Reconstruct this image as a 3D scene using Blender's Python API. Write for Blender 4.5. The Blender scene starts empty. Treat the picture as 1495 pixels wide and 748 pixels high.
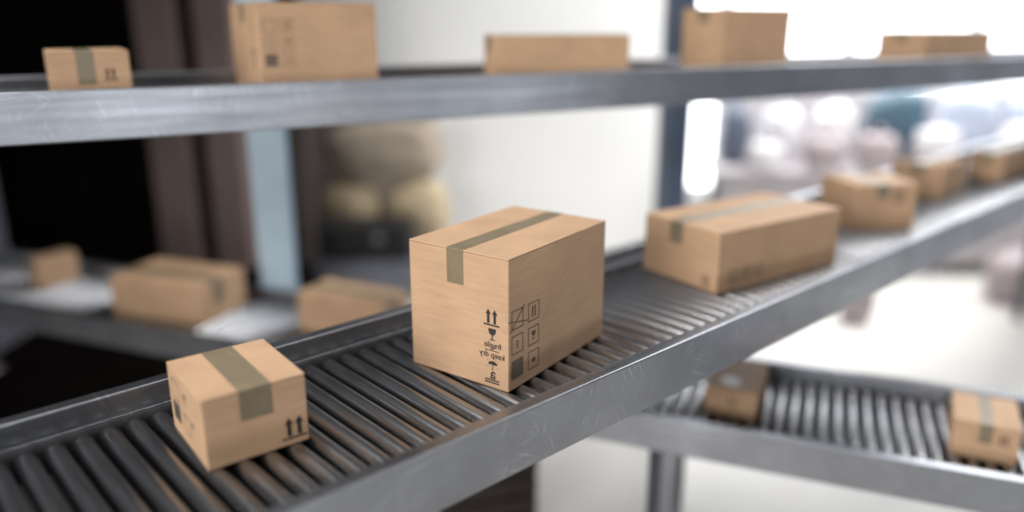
import bpy, bmesh, math, random
from mathutils import Vector, Matrix
random.seed(7)
scene = bpy.context.scene
COL = scene.collection
ZC = 2.05                       # camera height above the hall floor

# ------------------------------------------------------------------ camera
cam_data = bpy.data.cameras.new('camera')
cam_data.lens = 28.0
cam_data.sensor_width = 36.0
cam_data.sensor_fit = 'HORIZONTAL'
cam_data.clip_start = 0.05
cam_data.clip_end = 100
cam_data.dof.use_dof = True
cam_data.dof.focus_distance = 1.60
cam_data.dof.aperture_fstop = 0.50
cam = bpy.data.objects.new('camera', cam_data)
COL.objects.link(cam)
cam.location = (0, 0, ZC)
cam.rotation_euler = (math.radians(90 - 16.639), 0, 0)
scene.camera = cam

# ------------------------------------------------------------------ world, lamps, exposure
world = bpy.data.worlds.new('world')
scene.world = world
world.use_nodes = True
bg = world.node_tree.nodes['Background']
bg.inputs['Color'].default_value = (0.93, 0.96, 1.0, 1)
bg.inputs['Strength'].default_value = 0.07


def area(name, loc, target, sx, sy, power, color=(1, 1, 1), spread=180, rz=None):
    ld = bpy.data.lights.new(name, 'AREA')
    ld.shape = 'RECTANGLE'
    ld.size, ld.size_y = sx, sy
    ld.energy = power
    ld.color = color
    ld.spread = math.radians(spread)
    o = bpy.data.objects.new(name, ld)
    COL.objects.link(o)
    o.location = loc
    d = Vector(target) - Vector(loc)
    o.rotation_euler = d.to_track_quat('-Z', 'Y').to_euler() if rz is None else (0, 0, rz)
    return o


# unseen daylight sources, left of the viewer and (dimmer) behind
area('daylight_left', (-3.4, -3.3, 2.7), (0.3, 1.6, 1.5), 3.0, 2.6, 50, (1.0, 0.97, 0.94), 60)
area('daylight_behind', (2.1, -3.4, 1.40), (0.4, 2.2, 1.75), 4.4, 0.7, 48, (0.95, 0.97, 1.0))
area('rail_fill_right', (5.15, -0.6, 1.40), (1.0, 2.2, 1.7), 3.4, 0.9, 26, (0.94, 0.96, 1.0))  # unseen light added to brighten the top conveyor's rail
# overhead lamp, then unseen lights added for rail edges, wall and floor
area('ceiling_lamp_middle', (-1.6, 1.0, 5.2), (-0.3, 1.8, 0), 2.2, 0.8, 42, (1.0, 0.98, 0.96), 100)
area('edge_highlight_strip', (1.9, 2.65, 5.0), (1.9, 2.65, 0), 6.0, 0.8, 76, (1, 1, 1), 180, math.pi / 2 - 0.8335)  # unseen strip added for the highlight along the rail edges
area('wall_fill_rear', (0.3, 6.1, 4.3), (0.3, 6.9, 1.2), 3.0, 0.5, 21, (1, 1, 1), 100)  # unseen light added to brighten the white back wall
area('floor_fill_right', (3.5, 5.7, 4.5), (2.3, 5.3, 0), 3.0, 2.6, 225, (1, 1, 1), 120)  # unseen light added to whiten the right floor and lower rollers

scene.view_settings.view_transform = 'Standard'
scene.view_settings.look = 'None'
scene.view_settings.gamma = 1.0
scene.view_settings.use_curve_mapping = False
scene.view_settings.exposure = 0.0


# ------------------------------------------------------------------ materials
def new_mat(name):
    m = bpy.data.materials.new(name)
    m.use_nodes = True
    nt = m.node_tree
    return m, nt, nt.nodes['Principled BSDF']


def node(nt, kind, **props):
    n = nt.nodes.new(kind)
    for k, v in props.items():
        if isinstance(k, str) and hasattr(n, k) and k not in n.inputs:
            setattr(n, k, v)
        else:
            n.inputs[k].default_value = v
    return n


def ramp(nt, stops):
    r = nt.nodes.new('ShaderNodeValToRGB')
    els = r.color_ramp.elements
    while len(els) < len(stops):
        els.new(0.5)
    for e, (p, c) in zip(els, stops):
        e.position = p
        e.color = c if len(c) == 4 else (*c, 1)
    return r


def plain(name, col, rough=0.6, metal=0.0, var=0.12, scale=6.0, bump=0.0, spec=0.5):
    """a paint, plastic or cloth: one colour with soft blotches"""
    m, nt, b = new_mat(name)
    tc = node(nt, 'ShaderNodeTexCoord')
    nz = node(nt, 'ShaderNodeTexNoise')
    nz.inputs['Scale'].default_value = scale
    nz.inputs['Detail'].default_value = 4
    nt.links.new(tc.outputs['Object'], nz.inputs['Vector'])
    lo = tuple(c * (1 - var) for c in col)
    hi = tuple(min(1, c * (1 + var)) for c in col)
    r = ramp(nt, [(0.3, lo), (0.7, hi)])
    nt.links.new(nz.outputs['Fac'], r.inputs['Fac'])
    nt.links.new(r.outputs['Color'], b.inputs['Base Color'])
    b.inputs['Roughness'].default_value = rough
    b.inputs['Metallic'].default_value = metal
    b.inputs['Specular IOR Level'].default_value = spec
    if bump:
        bp = node(nt, 'ShaderNodeBump')
        bp.inputs['Strength'].default_value = bump
        bp.inputs['Distance'].default_value = 0.01
        nt.links.new(nz.outputs['Fac'], bp.inputs['Height'])
        nt.links.new(bp.outputs['Normal'], b.inputs['Normal'])
    return m


def mat_cardboard(name='cardboard', col=(0.50, 0.328, 0.205)):
    m, nt, b = new_mat(name)
    tc = node(nt, 'ShaderNodeTexCoord')
    # long fibres in the paper, blotches, small stains
    mp = node(nt, 'ShaderNodeMapping')
    mp.inputs['Scale'].default_value = (14, 14, 160)
    fib = node(nt, 'ShaderNodeTexNoise')
    fib.inputs['Scale'].default_value = 1.0
    fib.inputs['Detail'].default_value = 5
    blo = node(nt, 'ShaderNodeTexNoise')
    blo.inputs['Scale'].default_value = 7.0
    blo.inputs['Detail'].default_value = 3
    sta = node(nt, 'ShaderNodeTexNoise')
    sta.inputs['Scale'].default_value = 38.0
    sta.inputs['Detail'].default_value = 2
    L = nt.links
    L.new(tc.outputs['Object'], mp.inputs['Vector'])
    L.new(mp.outputs['Vector'], fib.inputs['Vector'])
    L.new(tc.outputs['Object'], blo.inputs['Vector'])
    L.new(tc.outputs['Object'], sta.inputs['Vector'])
    rf = ramp(nt, [(0.3, tuple(c * 0.93 for c in col)), (0.7, tuple(c * 1.05 for c in col))])
    L.new(fib.outputs['Fac'], rf.inputs['Fac'])
    rb = ramp(nt, [(0.35, (0.92, 0.91, 0.90)), (0.65, (1.04, 1.03, 1.02))])
    L.new(blo.outputs['Fac'], rb.inputs['Fac'])
    rs = ramp(nt, [(0.22, (0.72, 0.70, 0.68)), (0.30, (1, 1, 1))])
    L.new(sta.outputs['Fac'], rs.inputs['Fac'])
    m1 = node(nt, 'ShaderNodeMix', data_type='RGBA', blend_type='MULTIPLY')
    m1.inputs[0].default_value = 1.0
    m2 = node(nt, 'ShaderNodeMix', data_type='RGBA', blend_type='MULTIPLY')
    m2.inputs[0].default_value = 1.0
    L.new(rf.outputs['Color'], m1.inputs[6])
    L.new(rb.outputs['Color'], m1.inputs[7])
    L.new(m1.outputs[2], m2.inputs[6])
    L.new(rs.outputs['Color'], m2.inputs[7])
    L.new(m2.outputs[2], b.inputs['Base Color'])
    b.inputs['Roughness'].default_value = 0.62
    b.inputs['Specular IOR Level'].default_value = 0.22
    bp = node(nt, 'ShaderNodeBump')
    bp.inputs['Strength'].default_value = 0.07
    bp.inputs['Distance'].default_value = 0.002
    L.new(fib.outputs['Fac'], bp.inputs['Height'])
    L.new(bp.outputs['Normal'], b.inputs['Normal'])
    return m


def mat_steel(name, col, rough, scratch=0.0, grain=(3, 3, 3), rvar=0.1):
    """bare sheet steel: smudges, rolled grain and hairline scratches"""
    m, nt, b = new_mat(name)
    L = nt.links
    tc = node(nt, 'ShaderNodeTexCoord')
    mp = node(nt, 'ShaderNodeMapping')
    mp.inputs['Scale'].default_value = grain
    gr = node(nt, 'ShaderNodeTexNoise')
    gr.inputs['Scale'].default_value = 1.0
    gr.inputs['Detail'].default_value = 6
    L.new(tc.outputs['Object'], mp.inputs['Vector'])
    L.new(mp.outputs['Vector'], gr.inputs['Vector'])
    sm = node(nt, 'ShaderNodeTexNoise')
    sm.inputs['Scale'].default_value = 5.0
    sm.inputs['Detail'].default_value = 6
    L.new(tc.outputs['Object'], sm.inputs['Vector'])
    rc = ramp(nt, [(0.3, tuple(c * 0.86 for c in col)), (0.7, tuple(min(1, c * 1.12) for c in col))])
    L.new(sm.outputs['Fac'], rc.inputs['Fac'])
    base_out = rc.outputs['Color']
    rr = node(nt, 'ShaderNodeMapRange')
    rr.inputs['From Min'].default_value = 0.3
    rr.inputs['From Max'].default_value = 0.7
    rr.inputs['To Min'].default_value = max(0.05, rough - rvar)
    rr.inputs['To Max'].default_value = rough + rvar
    L.new(gr.outputs['Fac'], rr.inputs['Value'])
    L.new(rr.outputs['Result'], b.inputs['Roughness'])
    b.inputs['Metallic'].default_value = 1.0
    if scratch:
        prev = None
        for k, (ang, ln) in enumerate([(0.45, 0.16), (-0.62, 0.11), (1.15, 0.09), (-0.12, 0.25), (-1.3, 0.07)]):
            # straight hairlines: noise drawn out along one direction of the web
            mq = node(nt, 'ShaderNodeMapping', vector_type='TEXTURE')
            mq.inputs['Location'].default_value = (0.37 * k, 0, 0.21 * k)
            mq.inputs['Rotation'].default_value = (0, ang, 0)
            mq.inputs['Scale'].default_value = (ln, 0.3, 0.0016)
            vo = node(nt, 'ShaderNodeTexNoise')
            vo.inputs['Scale'].default_value = 1.0
            vo.inputs['Detail'].default_value = 0
            L.new(tc.outputs['Object'], mq.inputs['Vector'])
            L.new(mq.outputs['Vector'], vo.inputs['Vector'])
            cr = ramp(nt, [(0.71, (0, 0, 0)), (0.80, (1, 1, 1))])
            L.new(vo.outputs['Fac'], cr.inputs['Fac'])
            # scratches come in patches
            nm = node(nt, 'ShaderNodeTexNoise')
            nm.inputs['Scale'].default_value = 3.0 + 0.8 * k
            nm.inputs['Detail'].default_value = 1
            L.new(tc.outputs['Object'], nm.inputs['Vector'])
            pr = ramp(nt, [(0.50, (0, 0, 0)), (0.62, (1, 1, 1))])
            L.new(nm.outputs['Fac'], pr.inputs['Fac'])
            mu = node(nt, 'ShaderNodeMath', operation='MULTIPLY')
            L.new(cr.outputs['Color'], mu.inputs[0])
            L.new(pr.outputs['Color'], mu.inputs[1])
            if prev is None:
                prev = mu
            else:
                mx = node(nt, 'ShaderNodeMath', operation='MAXIMUM')
                L.new(prev.outputs[0], mx.inputs[0])
                L.new(mu.outputs[0], mx.inputs[1])
                prev = mx
        sc_f = node(nt, 'ShaderNodeMath', operation='MULTIPLY')
        sc_f.inputs[1].default_value = scratch
        L.new(prev.outputs[0], sc_f.inputs[0])
        mix = node(nt, 'ShaderNodeMix', data_type='RGBA')
        mix.inputs[7].default_value = (0.9, 0.9, 0.92, 1)
        L.new(sc_f.outputs[0], mix.inputs[0])
        L.new(base_out, mix.inputs[6])
        base_out = mix.outputs[2]
    L.new(base_out, b.inputs['Base Color'])
    return m


M = {}
M['card'] = mat_cardboard()
M['ink'] = plain('black_ink', (0.022, 0.018, 0.015), 0.7, var=0.3, scale=90)
M['ink_faint'] = plain('faded_ink', (0.13, 0.095, 0.065), 0.7, var=0.2, scale=90)
M['tape'] = plain('olive_packing_tape', (0.205, 0.165, 0.105), 0.34, var=0.1, scale=30, bump=0.05)
M['sticker'] = plain('white_sticker', (0.8, 0.8, 0.78), 0.15, var=0.03)
M['rail'] = mat_steel('scratched_sheet_steel', (0.32, 0.334, 0.365), 0.32, 0.55, (2, 40, 40), 0.06)
M['roller'] = mat_steel('roller_steel', (0.35, 0.355, 0.37), 0.28, 0.0, (4, 4, 4), 0.02)
M['axle'] = mat_steel('dark_axle_steel', (0.18, 0.18, 0.19), 0.45)
M['leg'] = mat_steel('grey_leg_steel', (0.30, 0.31, 0.34), 0.45)
M['leg_dark'] = plain('dark_slate_leg_paint', (0.045, 0.052, 0.07), 0.45, var=0.1)
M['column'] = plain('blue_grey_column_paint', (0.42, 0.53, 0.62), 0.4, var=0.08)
M['column_backlit'] = plain('backlit_column_paint', (0.10, 0.135, 0.20), 0.4, var=0.08)  # blue-grey column paint darkened, since this column stands backlit
M['floor'] = plain('pale_polished_concrete', (0.62, 0.60, 0.565), 0.28, var=0.06, scale=1.3)
M['white_wall'] = plain('white_wall_paint', (0.82, 0.82, 0.81), 0.7, var=0.02, scale=1.0)
M['dark_wall'] = plain('black_wall_cladding', (0.007, 0.0055, 0.005), 0.95, var=0.3, scale=2.0, spec=0.0)
M['brown'] = plain('brown_pilaster_paint', (0.19, 0.138, 0.125), 0.8, var=0.15, scale=2.0)
M['darkbrown'] = plain('dark_brown_panel', (0.045, 0.033, 0.029), 0.6, var=0.2, scale=2.0)
M['upper_wall'] = plain('dark_grey_upper_wall', (0.10, 0.10, 0.11), 0.7, var=0.1, scale=2.0)
M['side_wall'] = plain('pale_grey_side_wall', (0.40, 0.415, 0.445), 0.7, var=0.08, scale=2.0)
M['sill_wall'] = plain('pale_mauve_sill_wall', (0.50, 0.48, 0.50), 0.7, var=0.12, scale=3.0)
M['taupe'] = plain('taupe_wall_panel', (0.16, 0.135, 0.12), 0.7, var=0.15, scale=2.0)
M['beige_panel'] = plain('beige_wall_panel', (0.38, 0.335, 0.28), 0.7, var=0.12, scale=1.5)
M['ledge_shade'] = plain('dark_grey_ledge_shade', (0.05, 0.05, 0.055), 0.5, var=0.2)  # shade below the rail ledge, put into a dark colour
M['pan'] = plain('black_gap_shade', (0.012, 0.012, 0.013), 0.6, var=0.3)  # black colour that stands for shade between the rollers
M['mauve'] = plain('mauve_grey_paint', (0.16, 0.15, 0.19), 0.6, var=0.1, scale=2.0)
M['beige'] = plain('beige_sack_cloth', (0.50, 0.40, 0.26), 0.85, var=0.2, scale=5.0, bump=0.3)
M['tan'] = plain('taupe_sack_cloth', (0.34, 0.28, 0.22), 0.85, var=0.2, scale=5.0, bump=0.3)
M['black'] = plain('black_plastic', (0.008, 0.008, 0.009), 0.5, var=0.2)
M['platform'] = mat_steel('platform_steel', (0.24, 0.25, 0.29), 0.5)
M['bench'] = plain('pale_bench_laminate', (0.40, 0.37, 0.385), 0.5, var=0.06)
M['bag_white'] = plain('white_parcel_film', (0.64, 0.62, 0.64), 0.4, var=0.06, bump=0.3)
M['bag_pink'] = plain('dusty_pink_parcel_film', (0.36, 0.30, 0.31), 0.5, var=0.12, bump=0.3)
M['bag_blue'] = plain('pale_blue_parcel_film', (0.44, 0.49, 0.60), 0.45, var=0.08, bump=0.3)
M['teal'] = plain('dark_teal_tarpaulin', (0.05, 0.10, 0.14), 0.5, var=0.15, bump=0.3)
M['navy'] = plain('navy_grey_cloth', (0.10, 0.12, 0.165), 0.6, var=0.15, bump=0.3)
M['crate'] = plain('dark_brown_wood', (0.022, 0.013, 0.010), 0.6, var=0.3, scale=9)
M['frame'] = plain('white_window_frame', (0.8, 0.8, 0.8), 0.4, var=0.02)
mw, nt_, b_ = new_mat('bright_daylit_pane')
b_.inputs['Base Color'].default_value = (0.9, 0.93, 1, 1)
b_.inputs['Emission Color'].default_value = (0.97, 0.985, 1.0, 1)
b_.inputs['Emission Strength'].default_value = 5.0
b_.inputs['Roughness'].default_value = 0.1
M['pane'] = mw


# ------------------------------------------------------------------ builders
def tag(o, label=None, cat=None, group=None, kind=None):
    if label: o['label'] = label
    if cat: o['category'] = cat
    if group: o['group'] = group
    if kind: o['kind'] = kind
    return o


def empty(name, loc, rz=0.0):
    o = bpy.data.objects.new(name, None)
    COL.objects.link(o)
    o.empty_display_size = 0.1
    o.location = loc
    o.rotation_euler = (0, 0, rz)
    return o


def add_box(bm, lo, hi, bevel=0.0, seg=2):
    c = [(a + b) / 2 for a, b in zip(lo, hi)]
    s = [abs(b - a) for a, b in zip(lo, hi)]
    r = bmesh.ops.create_cube(bm, size=1.0, matrix=Matrix.Translation(c) @ Matrix.Diagonal((*s, 1)))
    if bevel > 0:
        vs = set(r['verts'])
        es = [e for e in bm.edges if e.verts[0] in vs and e.verts[1] in vs]
        bmesh.ops.bevel(bm, geom=es, offset=bevel, segments=seg, affect='EDGES', profile=0.5)
    return r


def link_mesh(name, me, mat, parent=None, loc=None, rot=None):
    o = bpy.data.objects.new(name, me)
    COL.objects.link(o)
    if mat and not me.materials:
        me.materials.append(mat)
    o.parent = parent
    if loc is not None: o.location = loc
    if rot is not None: o.rotation_euler = rot
    return o


def finish(name, bm, mat, parent=None, loc=None, rot=None, smooth=False):
    me = bpy.data.meshes.new(name)
    bm.to_mesh(me)
    bm.free()
    if smooth:
        for p in me.polygons: p.use_smooth = True
    return link_mesh(name, me, mat, parent, loc, rot)


def box(name, lo, hi, mat, parent=None, bevel=0.0, seg=2):
    bm = bmesh.new()
    add_box(bm, lo, hi, bevel, seg)
    return finish(name, bm, mat, parent)


def prism(name, profile, y0, y1, mat, parent=None, bevel=0.0):
    """profile in (y, z), swept along x from y0 to y1"""
    bm = bmesh.new()
    a = [bm.verts.new((y0, p[0], p[1])) for p in profile]
    b = [bm.verts.new((y1, p[0], p[1])) for p in profile]
    bm.faces.new(a[::-1])
    bm.faces.new(b)
    n = len(profile)
    long_edges = []
    for i in range(n):
        f = bm.faces.new((a[i], a[(i + 1) % n], b[(i + 1) % n], b[i]))
    bm.edges.ensure_lookup_table()
    if bevel:
        es = [e for e in bm.edges if abs(e.verts[0].co.x - e.verts[1].co.x) > 1e-6]
        bmesh.ops.bevel(bm, geom=es, offset=bevel, segments=8, affect='EDGES', profile=0.5)
    bmesh.ops.recalc_face_normals(bm, faces=bm.faces[:])
    return finish(name, bm, mat, parent)


# ------------------------------------------------------------------ the hall
def structure(o):
    o['kind'] = 'structure'
    return o


structure(box('floor', (-9, -6, -0.2), (10, 9, 0.0), M['floor']))
structure(box('wall_back', (-9, 7.0, 0), (1.28, 7.2, 2.95), M['white_wall']))
structure(box('trim_5', (-9, 6.98, 2.95), (3.96, 7.2, 5.6), M['upper_wall']))
structure(box('trim_8', (3.96, 6.98, 3.85), (5.3, 7.2, 5.6), M['upper_wall']))
structure(box('trim_6', (-1.95, 6.93, 0), (-1.36, 7.0, 1.50), M['taupe'], None, 0.01, 1))
structure(box('trim_7', (-1.355, 6.94, 0), (-0.70, 7.0, 1.32), M['beige_panel'], None, 0.01, 1))
# window wall on the right: sill, head and framed bright panes
structure(box('wall_back_middle', (1.28, 7.0, 0), (1.82, 7.2, 0.55), M['white_wall']))
structure(box('wall_back_right', (1.82, 7.0, 0), (5.3, 7.2, 1.42), M['sill_wall']))
structure(box('wall_right', (5.3, -6, 0), (5.5, 7.2, 5.6), M['side_wall']))
for i, (x0, x1, zs, zh) in enumerate([(1.28, 1.82, 0.55, 2.95), (1.82, 2.89, 1.42, 2.95), (2.89, 3.96, 1.42, 2.95), (3.96, 5.30, 1.42, 3.85)]):
    wn = structure(box('window_%d' % (i + 1), (x0 + 0.04, 7.09, zs + 0.04), (x1 - 0.04, 7.11, zh - 0.04), M['pane']))
    for lo, hi in (((x0, 7.03, zs), (x0 + 0.045, 7.17, zh)), ((x1 - 0.045, 7.03, zs), (x1, 7.17, zh)),
                   ((x0 + 0.045, 7.03, zs), (x1 - 0.045, 7.17, zs + 0.05)), ((x0 + 0.045, 7.03, zh - 0.05), (x1 - 0.045, 7.17, zh)),
                   ((x0 + 0.045, 7.05, 2.05), (x1 - 0.045, 7.15, 2.09))):
        box('frame', lo, hi, M['frame'], wn, 0.004, 1)

# dark partition on the left with brown pilasters
wl = structure(box('wall_left', (-9, 5.45, 0), (-2.05, 5.6, 4.6), M['dark_wall']))
for k in range(9):
    box('panel', (-8.9 + k * 0.76, 5.42, 0.06), (-8.17 + k * 0.76, 5.455, 4.55), M['dark_wall'], wl, 0.006, 1)
structure(box('trim_1', (-2.42, 5.28, 0.35), (-2.15, 5.5, 4.6), M['brown'], None, 0.02))
structure(box('trim_2', (-2.05, 5.30, 0.35), (-1.80, 5.5, 4.6), M['brown'], None, 0.02))
structure(box('trim_3', (-2.20, 5.48, 0.35), (-1.42, 5.6, 4.6), M['darkbrown']))
structure(box('trim_4', (-3.66, 4.70, 0), (-3.28, 5.0, 4.6), M['mauve'], None, 0.02))
structure(box('baseboard_left', (-9, 5.16, 0), (-1.42, 5.5, 0.36), M['dark_wall'], None, 0.01, 1))


mt = tag(empty('rubber_mat', (-2.05, 3.9, 0)), 'large black rubber mat on the floor below the left conveyor', 'mat')
for i in range(4):
    for j in range(3):
        box('mat_tile', (-1.05 + i * 0.525, -1.2 + j * 0.82, 0), (-0.529 + i * 0.525, -0.384 + j * 0.82, 0.012), M['dark_wall'], mt, 0.003, 1)
box('mat_tile', (-1.220, 0.60, 0), (-1.054, 1.256, 0.012), M['dark_wall'], mt, 0.003, 1)


# ------------------------------------------------------------------ steel columns
def steel_column(loc, rz, label, paint):
    t = empty('steel_column', loc, rz)
    tag(t, label, 'column', 'blue-grey steel columns behind the conveyors')
    box('base_plate', (-0.13, -0.13, 0), (0.13, 0.13, 0.015), paint, t, 0.003, 1)
    box('flange', (-0.075, -0.075, 0.015), (0.075, -0.063, 4.6), paint, t, 0.003, 1)
    box('flange', (-0.075, 0.063, 0.015), (0.075, 0.075, 4.6), paint, t, 0.003, 1)
    box('web', (-0.006, -0.063, 0.015), (0.006, 0.063, 4.6), paint, t)
    for sx in (-1, 1):
        for sy in (-1, 1):
            bm = bmesh.new()
            bmesh.ops.create_cone(bm, cap_ends=True, segments=6, radius1=0.014, radius2=0.014, depth=0.014,
                                  matrix=Matrix.Translation((sx * 0.105, sy * 0.105, 0.022)))
            finish('bolt', bm, M['leg'], t)
    return t


COLUMN_A = (-1.105, 3.60, 0)
COLUMN_B = (0.935, 4.60, 0)
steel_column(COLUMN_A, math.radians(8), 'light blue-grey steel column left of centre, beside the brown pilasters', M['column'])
steel_column(COLUMN_B, math.radians(100), 'backlit dark blue-grey steel column right of centre against the bright wall', M['column_backlit'])

# ------------------------------------------------------------------ roller conveyors
WID, HGT, FL, DROP, PITCH = 0.60, 0.1205, 0.0324, 0.0500, 0.0457
RAD = 0.0187


def roller_mesh():
    bm = bmesh.new()
    y0, y1 = FL + 0.013, WID - FL - 0.013
    prof = [(y0 - 0.0125, 0.006), (y0 + 0.001, 0.006), (y0 + 0.001, 0.0125), (y0 + 0.006, 0.0165), (y0 + 0.016, RAD),
            (y1 - 0.016, RAD), (y1 - 0.006, 0.0165), (y1 - 0.001, 0.0125), (y1 - 0.001, 0.006), (y1 + 0.0125, 0.006)]
    N = 24
    rings = []
    for y, r in prof:
        rings.append([bm.verts.new((r * math.cos(2 * math.pi * i / N), y, r * math.sin(2 * math.pi * i / N))) for i in range(N)])
    for a, b in zip(rings, rings[1:]):
        for i in range(N):
            bm.faces.new((a[i], a[(i + 1) % N], b[(i + 1) % N], b[i]))
    bm.faces.new(rings[0])
    bm.faces.new(rings[-1][::-1])
    bmesh.ops.recalc_face_normals(bm, faces=bm.faces[:])
    me = bpy.data.meshes.new('roller')
    bm.to_mesh(me)
    bm.free()
    for p in me.polygons: p.use_smooth = True
    me.materials.append(M['roller'])
    return me


ROLLER = roller_mesh()
CONV = {}


def conveyor(key, yaw, dist, z_top, s0, s1, phase, label):
    """yaw: heading from +Y towards +X; dist: from the viewer's axis to the outer face of the near rail"""
    d = Vector((math.sin(yaw), math.cos(yaw), 0))
    n = Vector((-d.y, d.x, 0))
    base = n * dist
    t = empty('roller_conveyor', (base.x, base.y, 0), math.pi / 2 - yaw)
    tag(t, label, 'conveyor')
    zt = ZC + z_top
    CONV[key] = dict(t=t, d=d, n=n, base=base, zr=zt - DROP, zt=zt)
    e = 0.0038
    # side rails: folded box section with an inner bearing ledge
    near = [(0, zt), (0, zt - HGT), (0.045, zt - HGT), (0.045, zt - HGT + 0.004), (FL, zt - HGT + 0.004),
            (FL, zt - 0.0433), (FL, zt)]
    near = [(0, zt), (0, zt - HGT), (0.048, zt - HGT), (0.048, zt - HGT + 0.006), (FL, zt - HGT + 0.006), (FL, zt)]
    far = [(WID - y, z) for y, z in near]
    prism('side_rail', near, s0, s1, M['rail'], t, e)
    prism('side_rail', far[::-1], s0, s1, M['rail'], t, e)
    for y0_, y1_ in ((FL - 0.0005, FL + 0.0085), (WID - FL - 0.0085, WID - FL + 0.0005)):
        box('bearing_strip', (s0, y0_, zt - 0.0475), (s1, y1_, zt - 0.0433), M['rail'], t, 0.0008, 1)
    for y0_, y1_ in ((FL - 0.0005, FL + 0.0122), (WID - FL - 0.0122, WID - FL + 0.0005)):
        box('ledge_shade_strip', (s0, y0_, zt - HGT + 0.0076), (s1, y1_, zt - 0.0477), M['ledge_shade'], t)  # dark strip in place of the shade under the ledge
    # rollers
    zc = zt - DROP - RAD
    k0 = math.ceil((s0 + 0.03 - phase) / PITCH)
    k1 = math.floor((s1 - 0.03 - phase) / PITCH)
    for k in range(k0, k1 + 1):
        link_mesh('roller', ROLLER, None, t, (phase + k * PITCH, 0, zc), (0, random.uniform(0, 6.28), 0))
    box('gap_shade_pan', (s0 + 0.004, FL - 0.0005, zt - HGT + 0.0062), (s1 - 0.004, WID - FL + 0.0005, zt - HGT + 0.0074), M['pan'], t)  # black sheet added so the roller gaps look dark
    # cross members under the rollers
    m = max(2, int((s1 - s0) / 1.5))
    for i in range(m + 1):
        x = s0 + 0.08 + (s1 - s0 - 0.16) * i / m
        box('cross_member', (x - 0.012, FL, zt - HGT + 0.0002), (x + 0.012, WID - FL, zt - HGT + 0.0060), M['leg'], t)
    return t


def leg_frame(key, s, panel=True, w=0.04):
    """a pair of floor legs below the rails, braced across the belt"""
    c = CONV[key]
    t = c['t']
    z1 = c['zt'] - HGT
    for y in (0.02, WID - 0.06):
        lg = box('leg', (s - w / 2, y, 0.012), (s + w / 2, y + 0.04, z1), M['leg_dark'], t, 0.003, 1)
        box('foot', (s - 0.05, y - 0.015, 0), (s + 0.05, y + 0.055, 0.012), M['leg'], lg, 0.002, 1)
    box('cross_brace', (s - 0.012, 0.06, z1 - 0.10), (s + 0.012, WID - 0.06, z1 - 0.05), M['leg'], t, 0.002, 1)
    box('cross_brace', (s - 0.012, 0.06, 0.14), (s + 0.012, WID - 0.06, 0.19), M['leg'], t, 0.002, 1)
    if panel:
        box('brace_panel', (s - 0.003, 0.06, 0.19), (s + 0.003, WID - 0.06, z1 - 0.10), M['leg'], t)


conveyor('M', 0.8335, 0.9408, -0.6766, -0.42, 6.7, 0.1754 + PITCH / 2,
         'steel roller conveyor rising diagonally across the foreground, nearest and sharpest')
conveyor('U', 1.0802, 2.1448, -0.1606, -0.75, 5.3, 0.01,
         'highest steel roller conveyor crossing the top of the picture')
conveyor('L', 1.9466, 2.2579, -1.2000, -4.75, 1.35, 0.0,
         'lowest steel roller conveyor passing underneath the foreground one')
leg_frame('M', -0.36, False)
leg_frame('M', 6.2, False)
leg_frame('L', -0.405)
leg_frame('L', 1.2, False)
leg_frame('L', -4.70, False)
# bracket arms that carry the top conveyor on the columns
for cpos in (COLUMN_A, COLUMN_B):
    c = CONV['U']
    p = Vector(cpos)
    s = p.dot(c['d'])
    o = (p - c['base']).dot(c['n'])
    box('bracket_arm', (s - 0.02, WID + 0.0005, c['zt'] - 0.095), (s + 0.02, o - 0.085, c['zt'] - 0.05), M['leg'], c['t'], 0.002, 1)


# ------------------------------------------------------------------ cardboard boxes
INK_UP = 0.0006


def face_frame(face, lx, ly):
    """local frame of a side face: origin at its lower left seen from outside, u to the right, w up, n outward"""
    if face == 'end':        # the face looking along -x
        return Vector((-lx / 2, ly / 2, 0)), Vector((0, -1, 0)), Vector((-1, 0, 0))
    return Vector((-lx / 2, -ly / 2, 0)), Vector((1, 0, 0)), Vector((0, -1, 0))      # 'side': looking along -y


def decal(name, polys, face, lx, ly, mat, parent):
    """flat print: polygons in metres (u, w) on a side face"""
    o, u, n = face_frame(face, lx, ly)
    bm = bmesh.new()
    for poly in polys:
        vs = [bm.verts.new(o + u * p[0] + Vector((0, 0, p[1])) + n * INK_UP) for p in poly]
        try:
            bm.faces.new(vs)
        except ValueError:
            pass
    bmesh.ops.recalc_face_normals(bm, faces=bm.faces[:])
    return finish(name, bm, mat, parent)


def rect(u0, w0, u1, w1):
    return [(u0, w0), (u1, w0), (u1, w1), (u0, w1)]


def line(p, q, t):
    dx, dy = q[0] - p[0], q[1] - p[1]
    l = math.hypot(dx, dy)
    nx, ny = -dy / l * t / 2, dx / l * t / 2
    return [(p[0] + nx, p[1] + ny), (p[0] - nx, p[1] - ny), (q[0] - nx, q[1] - ny), (q[0] + nx, q[1] + ny)]


def frame_polys(u0, w0, u1, w1, t):
    return [rect(u0, w0, u1, w0 + t), rect(u0, w1 - t, u1, w1), rect(u0, w0 + t, u0 + t, w1 - t), rect(u1 - t, w0 + t, u1, w1 - t)]


def arrows(u, w, s, base=True):
    """two upward arrows on a line, s = overall height"""
    ps = []
    for c in (u + 0.27 * s, u + 0.73 * s):
        ps.append(rect(c - 0.085 * s, w + 0.14 * s, c + 0.085 * s, w + 0.70 * s))
        ps.append([(c - 0.19 * s, w + 0.70 * s), (c + 0.19 * s, w + 0.70 * s), (c, w + 1.0 * s)])
    if base:
        ps.append(rect(u - 0.06 * s, w, u + 1.06 * s, w + 0.09 * s))
    return ps


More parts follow.
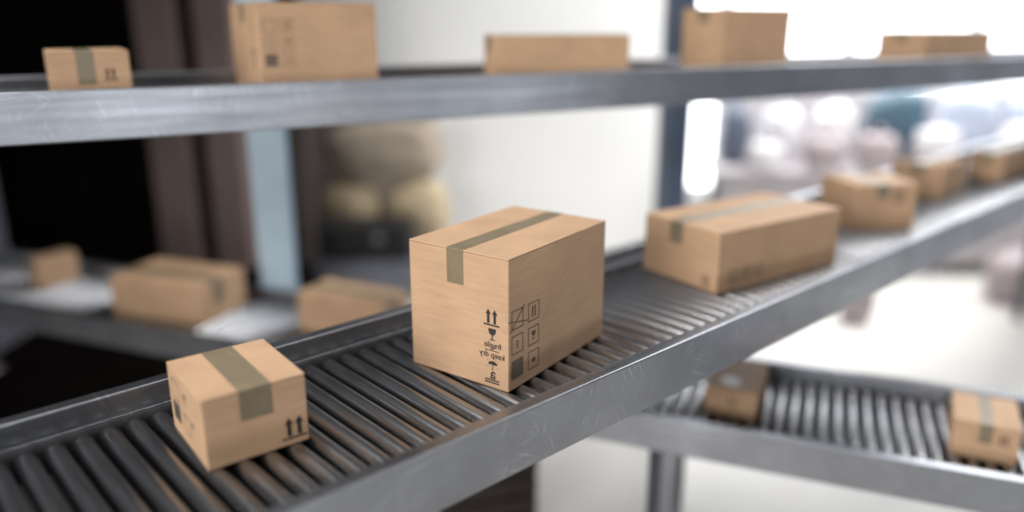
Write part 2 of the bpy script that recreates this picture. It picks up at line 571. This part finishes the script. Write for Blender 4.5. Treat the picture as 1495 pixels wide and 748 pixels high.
def glass(u, w, s):
    """wine glass symbol, s = height, centred on u"""
    bowl = [(u - 0.36 * s, w + s)]
    for i in range(9):
        a = math.pi + math.pi * i / 8
        bowl.append((u + 0.36 * s * math.cos(a), w + 0.80 * s + 0.36 * s * math.sin(a)))
    bowl.append((u + 0.36 * s, w + s))
    return [bowl, rect(u - 0.05 * s, w + 0.06 * s, u + 0.05 * s, w + 0.46 * s), rect(u - 0.27 * s, w, u + 0.27 * s, w + 0.07 * s)]


def umbrella(u, w, s):
    dome = []
    for i in range(11):
        a = math.pi * i / 10
        dome.append((u + 0.5 * s * math.cos(a), w + 0.45 * s + 0.34 * s * math.sin(a)))
    ps = [dome, rect(u - 0.03 * s, w, u + 0.03 * s, w + 0.46 * s), rect(u - 0.16 * s, w - 0.03 * s, u + 0.03 * s, w + 0.03 * s)]
    for k, (dx, dy) in enumerate([(-0.55, 0.88), (-0.28, 1.02), (0.0, 1.08), (0.28, 1.02), (0.55, 0.88)]):
        ps.append(line((u + dx * s, w + dy * s), (u + dx * s * 1.07, w + dy * s - 0.09 * s), 0.05 * s))
    for dx in (-0.5, 0.5):
        ps.append(line((u + dx * s, w + 0.25 * s), (u + dx * s * 1.2, w + 0.17 * s), 0.05 * s))
    return ps


def text_decal(name, body, u, w, size, face, lx, ly, mat, parent, mirror=True):
    """printed word centred on (u, w); the print in the photograph is mirrored"""
    cu = bpy.data.curves.new(name, 'FONT')
    cu.body = body
    cu.size = size
    cu.offset = size * 0.010
    cu.align_x = 'CENTER'
    tmp = bpy.data.objects.new(name, cu)
    COL.objects.link(tmp)
    dg = bpy.context.evaluated_depsgraph_get()
    me = bpy.data.meshes.new_from_object(tmp.evaluated_get(dg))
    bpy.data.objects.remove(tmp)
    o, uu, n = face_frame(face, lx, ly)
    for v in me.vertices:
        x, y = v.co.x * (-1 if mirror else 1), v.co.y
        v.co = o + uu * (u + x) + Vector((0, 0, w + y)) + n * INK_UP
    if mirror:
        me.flip_normals()
    me.materials.clear()
    return link_mesh(name, me, mat, parent)


def carton(key, s, o, yaw, lx, ly, hz, label, tape='x', tape_w=0.045, tape_at=0.5, hang=0.06, marks=None, cat='box', ink=None):
    """s, o: place of the corner nearest the viewer along and across the conveyor; lx, ly, hz: size"""
    c = CONV[key]
    e = c['d'] * math.cos(yaw) + c['n'] * math.sin(yaw)
    g = Vector((-e.y, e.x, 0))
    p = c['base'] + c['d'] * s + c['n'] * o + e * lx / 2 + g * ly / 2
    t = empty('cardboard_box', (p.x, p.y, c['zr'] + 0.0003), math.atan2(e.y, e.x))
    tag(t, label, cat, 'cardboard boxes riding on the conveyors')
    th = 0.0032
    bm = bmesh.new()
    add_box(bm, (-lx / 2, -ly / 2, 0), (lx / 2, ly / 2, hz - th - 0.0004), 0.0022, 2)
    finish('body', bm, M['card'], t)
    gap = 0.0012
    # the two long flaps closing the top, the seam runs below the tape
    if tape == 'x':
        m_ = -ly / 2 + ly * tape_at
        fl = [((-lx / 2, -ly / 2, hz - th), (lx / 2, m_ - gap, hz)), ((-lx / 2, m_ + gap, hz - th), (lx / 2, ly / 2, hz))]
    else:
        m_ = -lx / 2 + lx * tape_at
        fl = [((-lx / 2, -ly / 2, hz - th), (m_ - gap, ly / 2, hz)), ((m_ + gap, -ly / 2, hz - th), (lx / 2, ly / 2, hz))]
    for lo, hi in fl:
        box('top_flap', lo, hi, M['card'], t, 0.0011, 2)
    if tape_w > 0:
        # tape: along the seam and down over both ends
        tt = 0.0005
        bm = bmesh.new()
        w2 = tape_w / 2
        if tape == 'x':
            path = [(-lx / 2 - tt, hz - hang), (-lx / 2 - tt, hz + tt), (lx / 2 + tt, hz + tt), (lx / 2 + tt, hz - hang)]
            pr = [[bm.verts.new((x, m_ - w2, z)), bm.verts.new((x, m_ + w2, z))] for x, z in path]
        else:
            path = [(-ly / 2 - tt, hz - hang), (-ly / 2 - tt, hz + tt), (ly / 2 + tt, hz + tt), (ly / 2 + tt, hz - hang)]
            pr = [[bm.verts.new((m_ + w2, y, z)), bm.verts.new((m_ - w2, y, z))] for y, z in path]
        for a, b in zip(pr, pr[1:]):
            bm.faces.new((a[0], a[1], b[1], b[0]))
        bmesh.ops.recalc_face_normals(bm, faces=bm.faces[:])
        es = [ed for ed in bm.edges if len(ed.link_faces) == 2]
        bmesh.ops.bevel(bm, geom=es, offset=0.0022, segments=3, affect='EDGES', profile=0.5)
        tp = finish('tape', bm, M['tape'], t)
        tp['label'] = 'olive grey packing tape'
    if marks:
        marks(t, lx, ly, hz)
    return t


def icon_grid(t, lx, ly, face, u0, w0, cw, ch, gu, gw, mat, solid=True, cross=False):
    """three rows of two framed handling symbols, the lower left one filled"""
    th = cw * 0.045
    ps = []
    sq = []
    for r in range(3):
        for cidx in range(2):
            a, b = u0 + cidx * (cw + gu), w0 + r * (ch + gw)
            if r == 0 and cidx == 0 and solid:
                sq.append(rect(a, b, a + cw, b + ch))
                continue
            ps += frame_polys(a, b, a + cw, b + ch, th)
            m = a + cw / 2
            if (r, cidx) == (2, 1):
                ps += [rect(m - cw * 0.16, b + ch * 0.2, m - cw * 0.07, b + ch * 0.8), rect(m + cw * 0.07, b + ch * 0.2, m + cw * 0.16, b + ch * 0.8)]
            elif (r, cidx) == (1, 1):
                ps += glass(m, b + ch * 0.28, ch * 0.46)
            elif (r, cidx) == (1, 0):
                ps += [rect(m - cw * 0.1, b + ch * (0.3 + 0.15 * q), m + cw * 0.1, b + ch * (0.36 + 0.15 * q)) for q in range(3)]
            elif (r, cidx) == (0, 1):
                ps += [rect(m - cw * 0.18, b + ch * 0.42, m + cw * 0.18, b + ch * 0.5), rect(m - cw * 0.04, b + ch * 0.34, m + cw * 0.1, b + ch * 0.6)]
            elif (r, cidx) == (2, 0) and cross:
                ps += [line((a - cw * 0.12, b - ch * 0.12), (a + cw * 1.1, b + ch * 1.1), th), line((a - cw * 0.3, b + ch * 0.52), (a + cw * 1.45, b + ch * 0.16), th)]
    decal('handling_symbols', ps, face, lx, ly, mat, t)
    if sq:
        decal('filled_square', sq, face, lx, ly, M['ink_faint'], t)


def marks_big(t, lx, ly, hz):
    # end face: column of symbols and words at the right-hand edge, in the lower half
    uc = ly * 0.845
    k = hz / 0.29
    decal('arrow_symbol', arrows(uc - 0.019, 0.140 * k, 0.036 * k), 'end', lx, ly, M['ink'], t)
    decal('glass_symbol', glass(uc, 0.108 * k, 0.026 * k), 'end', lx, ly, M['ink'], t)
    text_decal('word_fragile', 'fragile', uc + 0.001, 0.0915 * k, 0.0180, 'end', lx, ly, M['ink'], t)
    decal('word_rule', [rect(uc - 0.019, 0.0842 * k, uc + 0.017, 0.0858 * k)], 'end', lx, ly, M['ink'], t)
    text_decal('word_keep_dry', 'keep dry', uc - 0.001, 0.0695 * k, 0.0180, 'end', lx, ly, M['ink'], t)
    decal('umbrella_symbol', umbrella(uc + 0.001, 0.0425 * k, 0.024 * k), 'end', lx, ly, M['ink'], t)
    text_decal('letter_mark', 'a', uc + 0.001, 0.0215 * k, 0.034, 'end', lx, ly, M['ink'], t)
    decal('letter_rule', [rect(uc - 0.019, 0.0166 * k, uc + 0.017, 0.0194 * k), rect(uc - 0.019, 0.0108 * k, uc + 0.017, 0.0136 * k)],
          'end', lx, ly, M['ink'], t)
    icon_grid(t, lx, ly, 'side', 0.0105, 0.0235, 0.0400, 0.0405, 0.0180, 0.0130, M['ink_soft'], True, True)


M['ink_soft'] = plain('worn_black_ink', (0.075, 0.055, 0.038), 0.7, var=0.3, scale=60)


def marks_small(t, lx, ly, hz):
    decal('arrow_symbol', arrows(lx * 0.735, 0.012, 0.041), 'side', lx, ly, M['ink'], t)
    decal('filled_square', [rect(ly * 0.10, hz * 0.22, ly * 0.30, hz * 0.50)], 'end', lx, ly, M['ink_soft'], t)
    decal('symbol_frame', frame_polys(ly * 0.12, hz * 0.56, ly * 0.32, hz * 0.84, 0.0015), 'end', lx, ly, M['ink_faint'], t)
    decal('glass_symbol', glass(ly * 0.50, hz * 0.62, 0.022), 'end', lx, ly, M['ink_faint'], t)
    decal('symbol_frame', frame_polys(ly * 0.42, hz * 0.22, ly * 0.60, hz * 0.48, 0.0012), 'end', lx, ly, M['ink_faint'], t)
    decal('dot_mark', [rect(ly * 0.64, hz * 0.40, ly * 0.70, hz * 0.47)], 'end', lx, ly, M['ink_faint'], t)


def marks_long(t, lx, ly, hz):
    decal('arrow_symbol', arrows(ly * 0.80, 0.012, 0.034), 'end', lx, ly, M['ink_soft'], t)
    ps = []
    for k in range(3):
        u = 0.045 + 0.052 * k
        ps += frame_polys(u, 0.018, u + 0.04, 0.060, 0.003)
        ps += glass(u + 0.02, 0.026, 0.024) if k == 1 else arrows(u + 0.008, 0.026, 0.024)
    decal('handling_symbols', ps, 'side', lx, ly, M['ink_faint'], t)


def marks_grid(u0, w0, c=0.04):
    def f(t, lx, ly, hz):
        icon_grid(t, lx, ly, 'side', u0, w0, c, c, c * 0.4, c * 0.35, M['ink_soft'])
        decal('arrow_symbol', arrows(ly * 0.78, 0.10, 0.034) + glass(ly * 0.82, 0.065, 0.026), 'end', lx, ly, M['ink_soft'], t)
    return f


def marks_arrow(face, fu, w, s):
    def f(t, lx, ly, hz):
        decal('arrow_symbol', arrows((ly if face == 'end' else lx) * fu, w, s), face, lx, ly, M['ink'], t)
    return f


def marks_sticker(t, lx, ly, hz):
    bm = bmesh.new()
    bmesh.ops.create_circle(bm, cap_ends=True, segments=24, radius=0.032, matrix=Matrix.Translation((-lx * 0.28, ly * 0.06, hz + 0.0012)))
    st = finish('round_sticker', bm, M['sticker'], t)
    st['label'] = 'glossy white round sticker'
    decal('arrow_symbol', arrows(ly * 0.45, 0.045, 0.03), 'end', lx, ly, M['ink_faint'], t)


# the foreground conveyor
carton('M', 0.9781, 0.1466, 0.2114, 0.3817, 0.2587, 0.2817,
       'large sharp cardboard box at the centre with mirrored fragile print', 'x', 0.043, 0.517, 0.074, marks_big)
carton('M', 0.4118, 0.2664, -0.0841, 0.1799, 0.1981, 0.1297,
       'small cardboard box nearest the viewer with two black arrows', 'y', 0.056, 0.50, 0.057, marks_small)
carton('M', 1.8010, 0.2104, -0.1445, 0.5323, 0.2883, 0.1723,
       'long low cardboard box just behind the large central one', 'x', 0.050, 0.56, 0.062, marks_long)
carton('M', 2.7440, 0.2849, -0.5605, 0.2498, 0.2149, 0.1624,
       'blurred cardboard box directly behind the long low one on the foreground conveyor', 'y', 0.05, 0.45, 0.05,
       marks_arrow('side', 0.62, 0.10, 0.04))
carton('M', 3.5110, 0.2657, 0.0308, 0.2875, 0.2104, 0.1403,
       'blurred box second to last on the foreground conveyor, at the right', 'x', 0.05, 0.5, 0.05)
carton('M', 4.1159, 0.2266, -0.0024, 0.5833, 0.1458, 0.1293,
       'farthest box on the foreground conveyor, cut by the right edge', 'x', 0.05, 0.5, 0.05)
# the top conveyor
carton('U', -0.0601, 0.1498, 0.0431, 0.1839, 0.2027, 0.1315,
       'small taped cardboard box at the left end of the top conveyor', 'y', 0.04, 0.45, 0.08,
       marks_arrow('side', 0.66, 0.06, 0.03))
carton('U', 0.4462, 0.1493, 0.0007, 0.3358, 0.4055, 0.2523,
       'tallest cardboard box on the top conveyor, reaching the upper edge of the picture', 'x', 0.05, 0.5, 0.05,
       marks_grid(0.015, 0.082, 0.034))
carton('U', 1.1690, 0.1650, -0.2200, 0.4620, 0.1300, 0.1590,
       'long plain cardboard box in the middle of the top conveyor', 'x', 0.05, 0.5, 0.05)
carton('U', 2.0572, 0.1002, 0.0046, 0.3299, 0.2286, 0.2462,
       'tall cardboard box on the top conveyor beside the dark steel column', 'x', 0.05, 0.5, 0.05)
carton('U', 3.1822, 0.0998, 0.0532, 0.5028, 0.2351, 0.1592,
       'low cardboard box at the right end of the top conveyor', 'x', 0.05, 0.5, 0.05)
# the lowest conveyor
carton('L', -3.4407, 0.2807, 1.3500, 0.1967, 0.0885, 0.1431,
       'small blurred cardboard box at the left end of the lowest conveyor', 'x', 0.04, 0.5, 0.05)
carton('L', -2.3617, 0.1794, 1.6219, 0.2962, 0.4721, 0.1770,
       'wide blurred cardboard box on the lowest conveyor left of the light column', 'y', 0.07, 0.40, 0.11)
carton('L', -1.5572, 0.2767, 1.5065, 0.2015, 0.4065, 0.1683,
       'blurred box on the lowest conveyor half hidden behind the foreground rail', 'y', 0.05, 0.5, 0.05)
carton('L', -0.1191, 0.1715, 1.5101, 0.2651, 0.1650, 0.1026,
       'brown box with a white round sticker on the lowest conveyor', 'x', 0, 0.5, 0.03, marks_sticker)
carton('L', 0.6122, 0.1768, 1.4753, 0.2113, 0.1755, 0.1151,
       'small taped cardboard box at the right end of the lowest conveyor', 'x', 0.035, 0.5, 0.06,
       marks_arrow('end', 0.68, 0.06, 0.03))


# ------------------------------------------------------------------ far things, out of focus
def sack(name, loc, size, mat, label, cat, group=None, rz=0.0, seed=0):
    """a filled bag: swollen middle, pinched corners, tied neck"""
    rnd = random.Random(seed)
    t = empty(name, loc, rz)
    tag(t, label, cat, group)
    bm = bmesh.new()
    bmesh.ops.create_cube(bm, size=2.0)
    bmesh.ops.subdivide_edges(bm, edges=bm.edges[:], cuts=5, use_grid_fill=True)
    ph = [rnd.uniform(0, 6) for _ in range(6)]
    for v in bm.verts:
        x, y, z = v.co
        q = Vector((x, y, z)).normalized()
        k = 0.62
        p = Vector((x, y, z)) * (1 - k) * 0.86 + q * k * 1.12
        p *= 1 + 0.05 * math.sin(4 * x + ph[0]) * math.sin(3 * y + ph[1]) + 0.04 * math.sin(5 * z + ph[2] + 2 * x)
        v.co = p
    zmin = min(v.co.z for v in bm.verts)
    for v in bm.verts:
        v.co.z = max(v.co.z, zmin * 0.82)
    zs = [v.co.z for v in bm.verts]
    z0, z1 = min(zs), max(zs)
    for v in bm.verts:
        v.co = Vector((v.co.x * size[0] / 2, v.co.y * size[1] / 2, (v.co.z - z0) / (z1 - z0) * size[2]))
    finish('bag_body', bm, mat, t, smooth=True)
    bm = bmesh.new()
    bmesh.ops.create_cone(bm, cap_ends=True, segments=12, radius1=0.018, radius2=0.035, depth=0.06,
                          matrix=Matrix.Translation((0, 0, size[2] + 0.022)))
    finish('bag_neck', bm, mat, t, smooth=True)
    return t


# low steel platform with sacks and a black case, in the middle distance
pf = tag(empty('loading_platform', (-1.10, 6.1, 0)), 'low grey steel platform behind the lowest conveyor', 'platform')
box('deck', (-0.85, -0.42, 0.24), (0.62, 0.42, 0.30), M['platform'], pf, 0.006, 1)
box('skirt', (-0.83, -0.41, 0.06), (0.60, -0.39, 0.24), M['platform'], pf)
for x in (-0.78, 0.55):
    for y in (-0.36, 0.36):
        box('foot', (x - 0.04, y - 0.04, 0), (x + 0.04, y + 0.04, 0.24), M['platform'], pf)
cs = tag(empty('equipment_case', (-1.22, 5.92, 0.30)), 'black equipment case lying on the low steel platform', 'case')
box('case_body', (-0.62, -0.18, 0), (0.46, 0.18, 0.17), M['black'], cs, 0.02)
box('case_lid', (-0.62, -0.18, 0.172), (0.46, 0.18, 0.26), M['black'], cs, 0.02)
for x in (-0.38, 0.22):
    box('latch', (x - 0.03, -0.19, 0.14), (x + 0.03, -0.178, 0.21), M['leg'], cs)
bm = bmesh.new()
for lo, hi in (((-0.15, -0.21, 0.10), (-0.13, -0.178, 0.12)), ((0.03, -0.21, 0.10), (0.05, -0.178, 0.12)), ((-0.15, -0.225, 0.10), (0.05, -0.205, 0.12))):
    add_box(bm, lo, hi)
finish('handle', bm, M['black'], cs)
gs = 'sacks piled on the low platform'
sack('sack', (-1.30, 6.33, 0.30), (0.50, 0.40, 0.50), M['beige'], 'wide beige sack at the bottom left of the platform pile', 'sack', gs, 0.0, 1)
sack('sack', (-0.76, 6.33, 0.30), (0.50, 0.40, 0.50), M['beige'], 'beige sack standing at the right of the platform pile', 'sack', gs, 0.0, 2)
sack('sack', (-1.02, 6.33, 0.875), (0.95, 0.40, 0.40), M['tan'], 'taupe sack lying on top of the beige sacks', 'sack', gs, 0.0, 3)
sack('sack', (-1.78, 6.36, 0.30), (0.34, 0.34, 0.80), M['darkbrown'], 'tall dark brown sack beside the pilasters', 'sack', gs, 0.0, 4)

# long bench in front of the windows, heaped with wrapped parcels
bn = tag(empty('packing_bench', (3.9, 6.55, 0)), 'long pale packing bench below the bright windows', 'bench')
box('bench_top', (-2.25, -0.32, 0.84), (1.25, 0.32, 0.89), M['bench'], bn, 0.005, 1)
for k in range(4):
    box('front_panel', (-2.2 + k * 0.85, -0.27, 0.12), (-1.37 + k * 0.85, -0.25, 0.84), M['bench'], bn, 0.004, 1)
for x in (-2.15, -0.4, 1.18):
    for y in (-0.22, 0.26):
        box('leg', (x - 0.03, y - 0.03, 0), (x + 0.03, y + 0.03, 0.84), M['leg'], bn)
gp = 'wrapped parcels on the bench'
parcels = [
    (1.84, 6.62, 0.26, 0.26, 0.50, 'navy', 'dark navy bundle at the left end of the bench'),
    (2.02, 6.34, 0.28, 0.20, 0.22, 'bag_white', 'white parcel in front of the navy bundle'),
    (2.24, 6.63, 0.30, 0.30, 0.46, 'bag_white', 'tall white parcel right of the navy bundle'),
    (2.50, 6.34, 0.30, 0.20, 0.26, 'bag_pink', 'dusty pink parcel near the left end of the bench'),
    (2.66, 6.63, 0.32, 0.30, 0.50, 'bag_white', 'tallest white parcel at the left half of the bench'),
    (2.92, 6.34, 0.34, 0.20, 0.28, 'bag_pink', 'larger dusty pink parcel left of the teal bundle'),
    (3.18, 6.63, 0.48, 0.30, 0.60, 'teal', 'dark teal bundle standing high on the bench'),
    (3.38, 6.34, 0.36, 0.20, 0.34, 'bag_white', 'white parcel in front of the teal bundle'),
    (3.76, 6.63, 0.46, 0.30, 0.62, 'bag_blue', 'pale blue parcel right of the teal bundle'),
    (4.06, 6.34, 0.38, 0.20, 0.36, 'bag_white', 'white parcel between the pale blue parcels'),
    (4.34, 6.63, 0.46, 0.30, 0.62, 'bag_blue', 'second pale blue parcel at the right of the bench'),
    (4.66, 6.34, 0.38, 0.20, 0.36, 'bag_pink', 'dusty pink parcel at the right end of the bench'),
]
for i, (x, y, a, b_, h, m, lab) in enumerate(parcels):
    sack('parcel_bag', (x, y, 0.89), (a, b_, h), M[m], lab, 'parcel', gp, 0.2 * math.sin(3 * i), 20 + i)
# things standing on the bright floor at the right
sack('floor_sack', (2.42, 5.25, 0), (0.20, 0.20, 0.42), M['bag_pink'], 'slim dusty pink sack standing alone on the bright floor', 'sack', 'sacks on the bright floor', 0.2, 41)
sack('floor_sack', (3.95, 5.70, 0), (0.75, 0.40, 0.42), M['bag_pink'], 'wide dusty pink sack on the floor at the right edge', 'sack', 'sacks on the bright floor', 0.1, 42)

# dark wooden crate on the floor under the foreground conveyor
cr = tag(empty('wooden_crate', (-0.12, 2.95, 0), 0.3), 'dark brown wooden crate on the floor under the foreground conveyor', 'crate')
for k in range(4):
    z = 0.01 + k * 0.085
    for y in (-0.15, 0.135):
        box('slat', (-0.19, y, z), (0.19, y + 0.015, z + 0.07), M['crate'], cr, 0.002, 1)
    for x in (-0.19, 0.175):
        box('slat', (x, -0.133, z), (x + 0.015, 0.133, z + 0.07), M['crate'], cr, 0.002, 1)
for x in (-0.174, 0.144):
    for y in (-0.134, 0.104):
        box('corner_post', (x, y, 0), (x + 0.03, y + 0.03, 0.34), M['crate'], cr)
box('bottom_board', (-0.174, -0.134, 0.012), (0.174, 0.134, 0.027), M['crate'], cr)
